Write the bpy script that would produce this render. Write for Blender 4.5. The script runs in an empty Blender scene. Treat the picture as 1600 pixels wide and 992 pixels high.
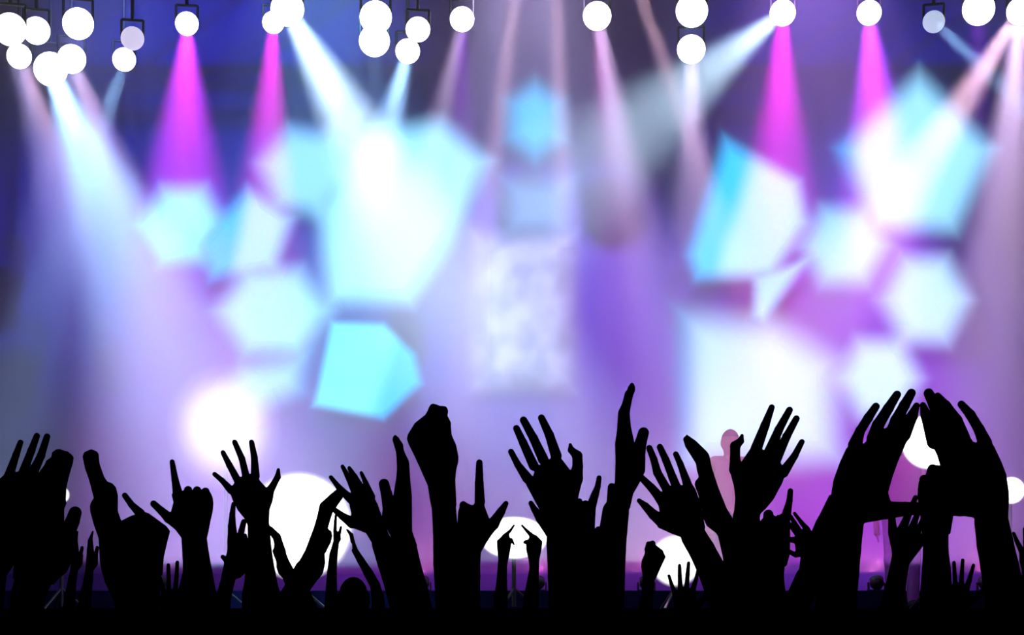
import bpy, bmesh, math, random
import numpy as np
from mathutils import Vector, Matrix

# ------------------------------------------------------------------ camera, world, exposure
F, CX, HY, CAMZ = 2800.0, 800.0, 960.0, 1.70      # focal length in pixels (1600 x 992 frame), principal column, eye-level row, eye height
scene = bpy.context.scene
COL = scene.collection
cam_data = bpy.data.cameras.new('camera')
cam_data.sensor_width = 36.0
cam_data.lens = 36.0 * F / 1600.0
cam_data.shift_y = (HY - 496.0) / 1600.0
cam_data.clip_end = 200
cam = bpy.data.objects.new('camera', cam_data)
COL.objects.link(cam)
cam.location = (0, 0, CAMZ)
cam.rotation_euler = (math.radians(90), 0, 0)
scene.camera = cam
world = bpy.data.worlds.new('world')
scene.world = world
world.use_nodes = True
world.node_tree.nodes['Background'].inputs['Color'].default_value = (0, 0, 0, 1)
world.node_tree.nodes['Background'].inputs['Strength'].default_value = 0.0
vs = scene.view_settings
vs.view_transform = 'Standard'
vs.look = 'None'
vs.exposure = 0.0
vs.gamma = 1.0
vs.use_curve_mapping = False
scene.cycles.max_bounces = 5
scene.cycles.diffuse_bounces = 2
scene.cycles.glossy_bounces = 1
scene.cycles.volume_bounces = 0


def P(px, py, D):
    """A pixel of the 1600 x 992 frame and a distance from the camera plane as a point of the place."""
    return Vector(((px - CX) * D / F, D, CAMZ + (HY - py) * D / F))


# ------------------------------------------------------------------ helpers
def srgb(r, g, b):
    def c(v):
        v /= 255.0
        return v / 12.92 if v <= 0.04045 else ((v + 0.055) / 1.055) ** 2.4
    return (c(r), c(g), c(b))


def tag(o, label=None, cat=None, group=None, kind=None):
    if label: o['label'] = label
    if cat: o['category'] = cat
    if group: o['group'] = group
    if kind: o['kind'] = kind
    return o


def material(name, color, rough=0.6, spec=0.3, emit=None, strength=0.0, metal=0.0, bump=0.0, scale=40.0):
    m = bpy.data.materials.new(name)
    m.use_nodes = True
    nt = m.node_tree
    b = nt.nodes['Principled BSDF']
    b.inputs['Base Color'].default_value = (*color, 1)
    b.inputs['Roughness'].default_value = rough
    b.inputs['Specular IOR Level'].default_value = spec
    b.inputs['Metallic'].default_value = metal
    if emit:
        b.inputs['Emission Color'].default_value = (*emit, 1)
        b.inputs['Emission Strength'].default_value = strength
    if bump:
        tc = nt.nodes.new('ShaderNodeTexCoord')
        n = nt.nodes.new('ShaderNodeTexNoise'); n.inputs['Scale'].default_value = scale
        bp = nt.nodes.new('ShaderNodeBump'); bp.inputs['Strength'].default_value = bump
        nt.links.new(tc.outputs['Object'], n.inputs['Vector'])
        nt.links.new(n.outputs['Fac'], bp.inputs['Height'])
        nt.links.new(bp.outputs['Normal'], b.inputs['Normal'])
    return m


def link(name, me, mat, parent=None, smooth=False):
    if mat is not None:
        me.materials.clear(); me.materials.append(mat)
    if smooth:
        me.polygons.foreach_set('use_smooth', [True] * len(me.polygons))
    o = bpy.data.objects.new(name, me)
    COL.objects.link(o)
    if parent: o.parent = parent
    return o


def from_bm(name, bm, mat, parent=None, smooth=False):
    me = bpy.data.meshes.new(name)
    bmesh.ops.recalc_face_normals(bm, faces=bm.faces)
    bm.to_mesh(me); bm.free()
    return link(name, me, mat, parent, smooth)


def bm_box(bm, x0, x1, y0, y1, z0, z1):
    v = [bm.verts.new((x, y, z)) for x in (x0, x1) for y in (y0, y1) for z in (z0, z1)]
    for f in ((0, 1, 3, 2), (4, 6, 7, 5), (0, 4, 5, 1), (2, 3, 7, 6), (0, 2, 6, 4), (1, 5, 7, 3)):
        bm.faces.new([v[i] for i in f])


def box(name, x0, x1, y0, y1, z0, z1, mat, parent=None, bevel=0.0):
    bm = bmesh.new(); bm_box(bm, x0, x1, y0, y1, z0, z1)
    if bevel:
        bmesh.ops.bevel(bm, geom=list(bm.edges), offset=bevel, segments=2, affect='EDGES')
    return from_bm(name, bm, mat, parent)


def bm_lathe(bm, prof, seg=28, M=None):
    """Surface of revolution about local +Z from a list of (radius, height)."""
    rings = []
    for r, h in prof:
        if r < 1e-6:
            rings.append([bm.verts.new((0, 0, h))])
        else:
            rings.append([bm.verts.new((r * math.cos(2 * math.pi * i / seg), r * math.sin(2 * math.pi * i / seg), h)) for i in range(seg)])
    for a, b in zip(rings, rings[1:]):
        for i in range(seg):
            j = (i + 1) % seg
            q = []
            for v in (a[i % len(a)], a[j % len(a)], b[j % len(b)], b[i % len(b)]):
                if v not in q: q.append(v)
            if len(q) > 2: bm.faces.new(q)
    if M is not None:
        vs_ = [v for r in rings for v in r]
        bmesh.ops.transform(bm, matrix=M, verts=vs_)


def bm_tube(bm, a, b, r, seg=10):
    a, b = Vector(a), Vector(b)
    M = Matrix.Translation(a) @ (b - a).to_track_quat('Z', 'Y').to_matrix().to_4x4()
    L = (b - a).length
    bm_lathe(bm, [(0, 0), (r, 0), (r, L), (0, L)], seg, M)


def empty(name, loc, rot=None):
    o = bpy.data.objects.new(name, None)
    o.empty_display_size = 0.1
    COL.objects.link(o)
    o.location = loc
    if rot: o.rotation_euler = rot
    return o


# ------------------------------------------------------------------ setting
M_black = material('black_paint', (0.004, 0.004, 0.005), 0.9, 0.1, bump=0.2)
M_floor = material('hall_floor', (0.006, 0.006, 0.007), 0.9, 0.1, bump=0.3, scale=12)
M_deck = material('stage_deck_vinyl', (0.03, 0.028, 0.05), 0.55, 0.3, bump=0.1, scale=25)
M_skirt = material('stage_skirt_cloth', (0.004, 0.004, 0.006), 1.0, 0.0, bump=0.3, scale=18)
M_wall = material('backdrop_cloth', srgb(84, 66, 150), 0.95, 0.05, bump=0.05, scale=30)
M_riser = material('riser_unlit_navy', (0.004, 0.005, 0.03), 0.95, 0.05, bump=0.2)

DB, DL = 20.0, 16.0         # distance of the backdrop and of the lamp truss


def struct(o):
    o['kind'] = 'structure'
    return o


struct(box('floor', -9.2, 9.2, -3, 20.4, -0.2, 0, M_floor))
struct(box('wall_back', -9.2, 9.2, DB, DB + 0.3, 0, 11, M_wall))
struct(box('wall_left', -9.4, -9.2, -3, 20.4, 0, 11, M_black))
struct(box('wall_right', 9.2, 9.4, -3, 20.4, 0, 11, M_black))
struct(box('ceiling', -9.4, 9.4, -3, 20.4, 11, 11.2, M_black))

stage = empty('stage', (0, 13, 0))
tag(stage, 'dark raised concert stage with black cloth skirt in front of the crowd', 'stage')


def child_box(name, x0, x1, y0, y1, z0, z1, mat, root, bevel=0.0):
    o = box(name, x0, x1, y0, y1, z0, z1, mat, None, bevel)
    o.parent = root
    o.matrix_parent_inverse = root.matrix_basis.inverted() if False else Matrix.Translation(-root.location)
    return o


child_box('deck', -9.1, 9.1, 13.0, 19.95, 1.66, 1.74, M_deck, stage)
bm = bmesh.new()
n = 220
for i in range(n + 1):                       # pleated skirt
    x = -9.0 + 18.0 * i / n
    y = 13.06 + 0.03 * math.sin(i * 1.9)
    bm.verts.new((x, y - 13, 0.0)); bm.verts.new((x, y - 13, 1.66))
bm.verts.ensure_lookup_table()
for i in range(n):
    a = 2 * i
    bm.faces.new([bm.verts[a], bm.verts[a + 2], bm.verts[a + 3], bm.verts[a + 1]])
sk = from_bm('skirt', bm, M_skirt, stage)
md = sk.modifiers.new('thick', 'SOLIDIFY'); md.thickness = 0.012

riser = box('stage_riser', -8.6, 8.6, 17.2, 18.6, 1.74, 1.93, M_riser, None, 0.02)  # added dark strip in place of the unlit lower wall
tag(riser, 'added long low riser, navy like the unlit foot of the back wall', 'riser')

# ------------------------------------------------------------------ haze over the stage
hz = bpy.data.materials.new('stage_haze')
hz.use_nodes = True
nt = hz.node_tree
nt.nodes.clear()
out = nt.nodes.new('ShaderNodeOutputMaterial')
sc_ = nt.nodes.new('ShaderNodeVolumeScatter')
sc_.inputs['Color'].default_value = (1, 1, 1, 1)
sc_.inputs['Density'].default_value = 0.06
sc_.inputs['Anisotropy'].default_value = 0.0
nt.links.new(sc_.outputs['Volume'], out.inputs['Volume'])
hazebox = box('stage_haze', -9.0, 9.0, 13.2, 19.9, 2.14, 10.5, hz)
tag(hazebox, 'thin theatrical haze hanging over the stage and catching the light beams', 'haze', kind='stuff')

# ------------------------------------------------------------------ stage lamps
M_can = material('lamp_housing_black', (0.012, 0.012, 0.014), 0.5, 0.4)


def no_sample(m):
    m.cycles.emission_sampling = 'NONE'      # the lens is seen glowing; its light is cast by the lamp's own spot
    return m


def lens_mat(name, col, s):
    return no_sample(material(name, (0.8, 0.8, 0.8), 0.3, 0.2, emit=col, strength=s))


LENS = {}


def lens(col, s=6.0):
    k = (col, s)
    if k not in LENS:
        LENS[k] = lens_mat('lamp_lens_%d_%d_%d' % col, srgb(*col), s)
    return LENS[k]


def spot(root, local, to, col, watts, half_deg, blend, r):
    l = bpy.data.lights.new('beam_light', 'SPOT')
    l.energy = watts
    l.color = col
    l.spot_size = math.radians(2 * half_deg)
    l.spot_blend = blend
    l.shadow_soft_size = r
    o = bpy.data.objects.new('beam_light', l)
    COL.objects.link(o)
    o.location = local
    o.rotation_euler = (Vector(to) - Vector(local)).to_track_quat('-Z', 'Y').to_euler()
    return o


def stage_lamp(px, py, r_px, aim, label, beams=(), D=DL, lens_col=(255, 252, 255), strength=6.0, group='lamps on the overhead truss', hang=8.02):
    """A round stage lamp: domed lens, can, yoke and clamp; aim = (px, py, D) that its axis points at; beams = (colour, watts, half angle, blend, target)."""
    c = P(px, py, D)
    r = r_px * D / F
    ax = (Vector((0, 0, CAMZ)) - c).normalized() if hang < 8.5 else (P(*aim) - c).normalized()
    q = ax.to_track_quat('Z', 'Y')
    root = empty('stage_lamp', c)
    tag(root, label, 'stage lamp', group)
    R = q.to_matrix().to_4x4()
    bm = bmesh.new()
    prof = [(r * 0.97, -0.12 * r)] + [(r * math.sin(a), r * 0.30 * math.cos(a)) for a in [math.pi * 0.5 * (1 - i / 8) for i in range(9)]]
    bm_lathe(bm, prof, 32, R)
    from_bm('lens', bm, lens(lens_col, strength), root, True)
    bm = bmesh.new()
    bm_lathe(bm, [(r * 0.93, -0.1 * r), (r * 0.93, -0.2 * r), (r * 0.88, -1.0 * r), (r * 0.7, -1.4 * r), (r * 0.4, -1.6 * r), (0, -1.65 * r)], 28, R)
    from_bm('can', bm, M_can, root, True)
    bm = bmesh.new()
    side = ax.cross(Vector((0, 0, 1))).normalized() * r * 0.93
    back = ax * (-0.9 * r)
    top = back + Vector((0, 0.0, 1.9 * r))
    for s in (-1, 1):
        bm_tube(bm, back + side * s, back + side * s + Vector((0, 0, 1.6 * r)), 0.012)
    bm_tube(bm, back - side + Vector((0, 0, 1.6 * r)), back + side + Vector((0, 0, 1.6 * r)), 0.012)
    from_bm('yoke', bm, M_can, root)
    bm = bmesh.new()
    up = max(hang - c.z - back.z, 1.6 * r + 0.1)
    bm_tube(bm, back + Vector((0, 0, 1.6 * r)), back + Vector((0, 0, up)), 0.016)
    bm_lathe(bm, [(0, -0.03), (0.045, -0.03), (0.045, 0.03), (0, 0.03)], 12, Matrix.Translation(back + Vector((0, 0, up))) @ Matrix.Rotation(math.pi / 2, 4, 'Y'))
    from_bm('clamp', bm, M_can, root)
    for col, watts, half, blend, target in beams:
        tg = P(target[0], target[1], D - 0.35) if hang < 8.5 else P(*target)
        spot(root, c + ax * (r * 0.40), tg, col, watts, half, blend, r * 0.5)
    return root


MAG = srgb(255, 40, 245)
VIO = srgb(170, 60, 255)
WHT = (0.55, 0.80, 1.0)
ICE = srgb(150, 200, 255)
LIL = srgb(235, 200, 255)
ROS = srgb(250, 200, 225)

K = 4.0
TOP = [
 # px, py, r, aim, label, beams
 (16, 46, 25, (150, 500, 19), 'white stage lamp at the picture edge, outermost of the dense lamp cluster',
  [(srgb(195, 180, 255), 1800, 9, 1.0, (200, 700, 17.5))]),
 (57, 48, 21, (60, 500, 13), 'round white stage lamp second along the top of the dense lamp cluster', []),
 (122, 37, 24, (120, 500, 13), 'largest upper white lamp of the dense cluster, above two lower ones', [(srgb(180, 180, 255), 1200, 9, 1.0, (60, 420, 16))]),
 (30, 88, 19, (150, 500, 16), 'small white lamp hanging low under the outermost lamp of the cluster', [(ROS, 1100, 9, 1.0, (200, 500, 17))]),
 (112, 92, 22, (250, 600, 16), 'white lamp of the dense cluster just below its largest upper lamp', [(LIL, 1500, 12, 1.0, (290, 560, 17.5))]),
 (79, 108, 26, (280, 640, 16), 'lowest white lamp of the dense cluster, source of a broad pale beam', [(ICE, 5200, 18, 1.0, (300, 640, 17.5))]),
 (207, 60, 18, (120, 400, 14), 'dimmer white lamp above its twin beside the dense cluster', []),
 (194, 93, 18, (100, 400, 15), 'white lamp of the tilted twin that throws a pale blue beam', [(ICE, 1500, 8, 1.0, (110, 350, 15.6))]),
 (292, 37, 18, (285, 500, 15), 'lone white lamp with a wide purple beam straight down', [(MAG, 1300, 16, 1.0, (286, 400, 15.6)), (VIO, 1800, 18, 1.0, (285, 500, 15.6))]),
 (427, 35, 17, (415, 500, 15), 'small white lamp with a narrow magenta beam, tucked beside a larger lamp', [(MAG, 2400, 12, 1.0, (412, 400, 15.6))]),
 (449, 14, 26, (600, 400, 18), 'large white lamp throwing a strong icy beam towards the pale polygons', [(WHT, 5000, 15, 1.0, (650, 380, 17.5))]),
 (587, 27, 25, (587, 400, 13), 'upper lamp of the upright pair of large white lamps', []),
 (585, 64, 24, (580, 400, 13), 'lower lamp of the upright pair of large white lamps', [(ICE, 300, 8, 0.9, (600, 300, 17))]),
 (653, 46, 19, (620, 400, 13), 'upper lamp of the slanting pair of white lamps', []),
 (637, 80, 19, (600, 400, 15), 'lower lamp of the slanting pair of white lamps, with an icy beam', [(ICE, 3000, 13, 1.0, (575, 320, 17.5))]),
 (722, 30, 19, (690, 400, 15), 'white lamp with a lilac beam, first beyond the slanting pair', [(LIL, 1100, 9, 1.0, (650, 360, 16.5)), (VIO, 900, 9, 1.0, (722, 360, 15.7))]),
 (933, 25, 22, (980, 400, 15), 'white lamp with a pink beam, alone above the lavender backdrop', [(srgb(255, 150, 255), 1100, 8, 1.0, (955, 260, 15.6)), (LIL, 2600, 8, 1.0, (1030, 520, 17))]),
 (1081, 17, 25, (1081, 400, 13), 'upper lamp of the stacked pair of white lamps over the cyan panel', [(ICE, 400, 8, 0.9, (1060, 300, 16))]),
 (1080, 77, 22, (1085, 400, 14), 'lower lamp of the stacked pair of white lamps over the cyan panel', [(LIL, 1800, 10, 1.0, (1090, 480, 16.5))]),
 (1223, 20, 20, (1200, 400, 15), 'white lamp with a magenta beam and a broad icy beam to one side', [(MAG, 2600, 14, 1.0, (1216, 360, 15.6)), (WHT, 2300, 16, 1.0, (1010, 190, 15.2))]),
 (1358, 20, 19, (1375, 400, 15), 'white lamp with a violet beam falling behind the large tilted pentagon', [(MAG, 1500, 13, 1.0, (1372, 360, 15.6)), (VIO, 2600, 17, 1.0, (1385, 400, 15.8))]),
 (1459, 34, 17, (1600, 160, 14), 'small dim bluish lamp with a thin slanting beam', [(ICE, 2200, 6, 0.9, (1590, 155, 15.5))]),
 (1529, 14, 25, (1529, 400, 13), 'large white lamp between the dim bluish lamp and the picture edge', [(VIO, 500, 9, 0.9, (1525, 200, 15.8))]),
 (1594, 18, 21, (1480, 200, 15), 'white lamp cut by the picture edge, with a rosy slanting beam', [(ROS, 4200, 9, 1.0, (1420, 290, 16.5)), (LIL, 4000, 11, 1.0, (1555, 500, 16.5))]),
 # above the frame
 (812, -60, 22, (760, 300, 18), 'lamp above the picture sending a dusty mauve beam down the middle', [(ROS, 3800, 3.4, 0.6, (765, 300, 18.5))]),
 (868, -60, 22, (900, 300, 18), 'lamp above the picture sending a second dusty mauve beam down', [(ROS, 3800, 3.4, 0.6, (880, 300, 18.5))]),
 (985, -50, 22, (1090, 300, 18), 'lamp above the picture sending a slanting mauve beam past the pink lamp', [(ROS, 3800, 3.4, 0.6, (1110, 300, 18.5))]),
]
for px, py, r, aim, label, beams in TOP:
    lc = (255, 252, 255)
    st = 6.0
    if (px, py) == (1459, 34): lc, st = (190, 210, 240), 0.9
    if (px, py) == (207, 60): lc, st = (225, 215, 250), 0.9
    Dl = {(57, 48): 15.6, (30, 88): 16.2, (112, 92): 16.2, (79, 108): 16.75, (16, 46): 15.3, (122, 37): 15.3, (194, 93): 16.3, (207, 60): 15.4, (427, 35): 16.3, (449, 14): 15.4, (585, 64): 16.3, (587, 27): 15.4, (637, 80): 16.3, (653, 46): 15.4, (1081, 17): 15.4, (1080, 77): 16.3}.get((px, py), DL)
    stage_lamp(px, py, r, aim, label, D=Dl, beams=[(c, w * K, h, b, t) for c, w, h, b, t in beams], lens_col=lc, strength=st)

# added colour washes on an unseen front bar, to tint the haze and backdrop
ADDED_WASH = [
 # px, D, z, target, colour, watts, half angle, label
 (800, 13.9, 8.3, (850, 480, 20), srgb(205, 190, 255), 7500, 17, 'added unseen lilac wash lamp in the middle of the front bar'),
 (520, 13.9, 8.3, (500, 420, 20), srgb(120, 190, 255), 4000, 17, 'added unseen sky blue wash lamp on the front bar'),
 (1250, 13.9, 8.3, (1300, 560, 20), srgb(188, 138, 242), 5000, 20, 'added unseen purple wash lamp on the front bar'),
 (200, 13.9, 8.3, (130, 400, 20), srgb(110, 130, 255), 3200, 16, 'added unseen indigo wash lamp on the front bar'),
 (420, 13.9, 8.3, (380, 40, 20), srgb(25, 70, 255), 3200, 22, 'added unseen deep blue wash lamp on the front bar, nearest the crowd of lamps'),
 (1420, 13.9, 8.3, (1330, 70, 20), srgb(45, 45, 235), 2200, 22, 'added unseen deep blue wash lamp on the front bar, over the tilted pentagon'),
]
for px, D, z, target, col, watts, half, label in ADDED_WASH:
    x = (px - CX) * D / F
    t = P(*target)
    stage_lamp(px, HY - (z - CAMZ) * F / D, 22, target, label, [(col, watts, half, 1.0, target)], D=D, strength=3.0, group='added wash lamps on the unseen front bar', hang=8.66)
bm = bmesh.new()
bm_tube(bm, (-9.0, 14.1, 8.66), (9.0, 14.1, 8.66), 0.03)
tag(from_bm('added_bar', bm, M_can), 'added black steel pipe, out of view, that carries the added wash lamps', 'pipe')

# footlights added on the riser to turn the low haze and wall pink
def footlight(px, col, watts, label):
    D, z = 18.35, 1.93
    x = (px - CX) * D / F
    root = empty('footlight', (x, D, z))
    tag(root, label, 'stage lamp', 'added footlights on the riser')
    bm = bmesh.new()
    bm_box(bm, -0.09, 0.09, -0.06, 0.06, 0.0, 0.025)
    for sx in (-0.085, 0.085):
        bm_box(bm, sx - 0.008, sx + 0.008, -0.02, 0.02, 0.025, 0.10)
    from_bm('bracket', bm, M_can, root)
    ax = Vector((0, 0.55, 0.85)).normalized()
    Rm = Matrix.Translation((0, 0, 0.10)) @ ax.to_track_quat('Z', 'Y').to_matrix().to_4x4()
    bm = bmesh.new()
    bm_lathe(bm, [(0.066, 0.04), (0.072, 0.04), (0.072, -0.03), (0.045, -0.07), (0, -0.07)], 20, Rm)
    from_bm('can', bm, M_can, root, True)
    bm = bmesh.new()
    bm_lathe(bm, [(0.066, 0.028), (0.04, 0.035), (0, 0.038)], 20, Rm)
    from_bm('lens', bm, no_sample(material('footlight_lens', (0.5, 0.5, 0.5), 0.3, 0.3, emit=col, strength=2.0)), root, True)
    c = Vector((x, D, z + 0.10)) + ax * 0.07
    spot(root, c, c + ax, col, watts, 78, 1.0, 0.06)


FOOT = srgb(255, 120, 215)
for px, lab in ((250, 'added pink footlight on the riser under the sky blue hexagon'), (470, 'added pink footlight on the riser under the huge white lamp'), (660, 'added pink footlight on the riser below the cyan trapezoid'),
                (840, 'added pink footlight on the riser below the dappled column'), (1010, 'added pink footlight on the riser below the tallest arm'), (1190, 'added pink footlight on the riser below the big bright white panel'),
                (1370, 'added pink footlight on the riser below the triangle of hands'), (1540, 'added pink footlight on the riser at the purple end')):
    footlight(px, FOOT, 50 if px < 300 else 115, lab)

# truss
bm = bmesh.new()
CH = ((DL + 0.85, 8.05), (DL + 0.1, 8.05), (DL - 0.6, 8.05), (DL + 0.85, 8.45), (DL - 0.6, 8.45))
for y, z in CH:
    bm_tube(bm, (-9.0, y, z), (9.0, y, z), 0.03)
for i in range(30):
    x = -9 + i * 0.6
    for a, b in ((0, 3), (2, 4), (0, 1), (1, 2), (3, 4)):
        bm_tube(bm, (x, *CH[a]), (x + 0.6, *CH[b]), 0.012, 6)
truss = from_bm('lighting_truss', bm, material('truss_metal', (0.05, 0.05, 0.055), 0.4, 0.5, metal=0.8))
tag(truss, 'dark metal lighting truss that carries the overhead lamps', 'truss')

# ------------------------------------------------------------------ glowing polygon panels on the backdrop
M_glow = bpy.data.materials.new('panel_diffuser')
M_glow.use_nodes = True
_nt = M_glow.node_tree
_b = _nt.nodes['Principled BSDF']
_b.inputs['Base Color'].default_value = (*srgb(45, 50, 85), 1)
_b.inputs['Roughness'].default_value = 0.9
_b.inputs['Specular IOR Level'].default_value = 0.0
_a = _nt.nodes.new('ShaderNodeAttribute'); _a.attribute_name = 'glow'
_nt.links.new(_a.outputs['Color'], _b.inputs['Emission Color'])
_b.inputs['Emission Strength'].default_value = 1.0
_tr = _nt.nodes.new('ShaderNodeBsdfTransparent')
_mx = _nt.nodes.new('ShaderNodeMixShader')
_c = _nt.nodes.new('ShaderNodeAttribute'); _c.attribute_name = 'edge_fade'  # opacity falling off at the rim paints an out-of-focus glow
_nt.links.new(_c.outputs['Fac'], _mx.inputs['Fac'])
_nt.links.new(_tr.outputs['BSDF'], _mx.inputs[1])
_nt.links.new(_b.outputs['BSDF'], _mx.inputs[2])
_nt.links.new(_mx.outputs['Shader'], _nt.nodes['Material Output'].inputs['Surface'])
M_dapple = M_glow.copy()
M_dapple.name = 'panel_diffuser_dappled'
_nt = M_dapple.node_tree
_n = _nt.nodes.new('ShaderNodeTexNoise'); _n.inputs['Scale'].default_value = 3.2; _n.inputs['Detail'].default_value = 1.0
_r = _nt.nodes.new('ShaderNodeMapRange'); _r.inputs['From Min'].default_value = 0.35; _r.inputs['From Max'].default_value = 0.65
_r.inputs['To Min'].default_value = 0.8; _r.inputs['To Max'].default_value = 1.3
_t = _nt.nodes.new('ShaderNodeTexCoord')
_nt.links.new(_t.outputs['Object'], _n.inputs['Vector'])
_nt.links.new(_n.outputs['Fac'], _r.inputs['Value'])
_nt.links.new(_r.outputs['Result'], _nt.nodes['Principled BSDF'].inputs['Emission Strength'])
M_frame = material('panel_frame', srgb(70, 52, 120), 0.8, 0.1)

PANEL_GAIN = 1.95
PALE, WHB, CY, CYL, LAV = srgb(145, 222, 255), srgb(178, 230, 255), srgb(0, 195, 255), srgb(70, 200, 255), srgb(200, 205, 255)


def smooth01(t):
    t = max(0.0, min(1.0, t))
    return t * t * (3 - 2 * t)


def light_panel(pts, label, D, col, strength=0.9, side=None, grow=26.0, soft=56.0, mottled=0.0):
    """A lightbox cut to a polygon: frame and a diffuser whose edge is faded into soft out-of-focus glow; side = (px, py, dir_x, dir_y, width, colour) tints one flank."""
    c2 = Vector((sum(p[0] for p in pts) / len(pts), sum(p[1] for p in pts) / len(pts)))
    # offset outward along the corner bisectors
    n = len(pts)
    area = sum(pts[i][0] * pts[(i + 1) % n][1] - pts[(i + 1) % n][0] * pts[i][1] for i in range(n))
    sg = 1.0 if area > 0 else -1.0

    def inset(dist):
        res = []
        for i in range(n):
            a, b, c = (Vector(pts[k % n]) for k in (i - 1, i, i + 1))
            e1, e2 = (b - a).normalized(), (c - b).normalized()
            n1, n2 = Vector((e1.y, -e1.x)) * sg, Vector((e2.y, -e2.x)) * sg
            m = (n1 + n2)
            m = m / max(0.35, m.length_squared) * 2.0
            res.append(b - m * dist)
        return res
    c3 = P(c2.x, c2.y, D)
    root = empty('light_panel', c3)
    tag(root, label, 'light panel', 'glowing polygon panels on the backdrop')
    SUB = 10
    rings = []
    inr = min(min(abs((Vector(pts[(i + 1) % n]) - Vector(pts[i])).normalized().cross(c2 - Vector(pts[i]))) for i in range(n)) * 0.96, 400)
    dists = [-grow + soft * k / 12 for k in range(13)]
    dists = [d for d in dists if d < inr * 0.9]
    core = dists[-1]
    for d in dists:
        rings.append((d, inset(d)))
    verts, cols, cover, faces = [], [], [], []
    rng = random.Random(len(label))

    def colour(p, g):
        cc = Vector(col)
        if side:
            sx, sy, dx, dy, w, sc = side
            t = smooth01(0.5 + ((p.x - sx) * dx + (p.y - sy) * dy) / w)
            cc = cc.lerp(Vector(sc), t)
        k = strength * g * PANEL_GAIN
        return (cc.x * k, cc.y * k, cc.z * k, 1.0)
    allr = []
    for d, poly in rings:
        g = smooth01((d + grow) / soft)
        idx = []
        for i in range(n):
            a, b = poly[i], poly[(i + 1) % n]
            for s in range(SUB):
                p = a.lerp(b, s / SUB)
                idx.append(len(verts))
                w = P(p.x, p.y, D) - c3
                verts.append(w + Vector((0, -0.05 - 0.03 * g, 0)))
                cols.append(colour(p, 1.0)); cover.append(g)
        allr.append(idx)
    # core: shrink the last ring to the centre
    d, poly = rings[-1]
    g0 = smooth01((d + grow) / soft)
    last = [poly[i].lerp(poly[(i + 1) % n], s / SUB) for i in range(n) for s in range(SUB)]
    for t in (0.8, 0.6, 0.4, 0.2):
        idx = []
        for p0 in last:
            p = c2.lerp(p0, t)
            g = g0 + (1 - g0) * (1 - t)
            idx.append(len(verts))
            verts.append(P(p.x, p.y, D) - c3 + Vector((0, -0.08, 0)))
            cols.append(colour(p, 1.0)); cover.append(g)
        allr.append(idx)
    ci = len(verts)
    verts.append(Vector((0, -0.08, 0))); cols.append(colour(c2, 1.0)); cover.append(1.0)
    m = n * SUB
    for a, b in zip(allr, allr[1:]):
        for i in range(m):
            j = (i + 1) % m
            faces.append((a[i], a[j], b[j], b[i]))
    for i in range(m):
        faces.append((allr[-1][i], allr[-1][(i + 1) % m], ci))
    me = bpy.data.meshes.new('diffuser')
    me.from_pydata(verts, [], faces)
    at = me.color_attributes.new('glow', 'FLOAT_COLOR', 'POINT')
    at.data.foreach_set('color', [v for c in cols for v in c])
    cv = me.attributes.new('edge_fade', 'FLOAT', 'POINT')
    cv.data.foreach_set('value', cover)
    link('diffuser', me, M_dapple if mottled else M_glow, root, True)
    # frame: shallow box behind
    bm = bmesh.new()
    outer = [P(p.x, p.y, D) - c3 for p in inset(min(soft - grow, inr * 0.7))]
    f = [bm.verts.new(v + Vector((0, -0.048, 0))) for v in outer]
    bk = [bm.verts.new(v + Vector((0, 0.05, 0))) for v in outer]
    bm.faces.new(bk)
    for i in range(n):
        j = (i + 1) % n
        bm.faces.new([f[i], f[j], bk[j], bk[i]])
    from_bm('frame', bm, M_frame, root)
    bm = bmesh.new()
    bm_tube(bm, (0, 0.04, 0), (0, DB + 0.01 - D, 0), 0.03)
    from_bm('wall_bracket', bm, M_frame, root)
    return root


def ngon(cx, cy, rx, ry, k, rot=0.0):
    return [(cx + rx * math.cos(math.radians(rot) + 2 * math.pi * i / k), cy + ry * math.sin(math.radians(rot) + 2 * math.pi * i / k)) for i in range(k)]


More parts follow.
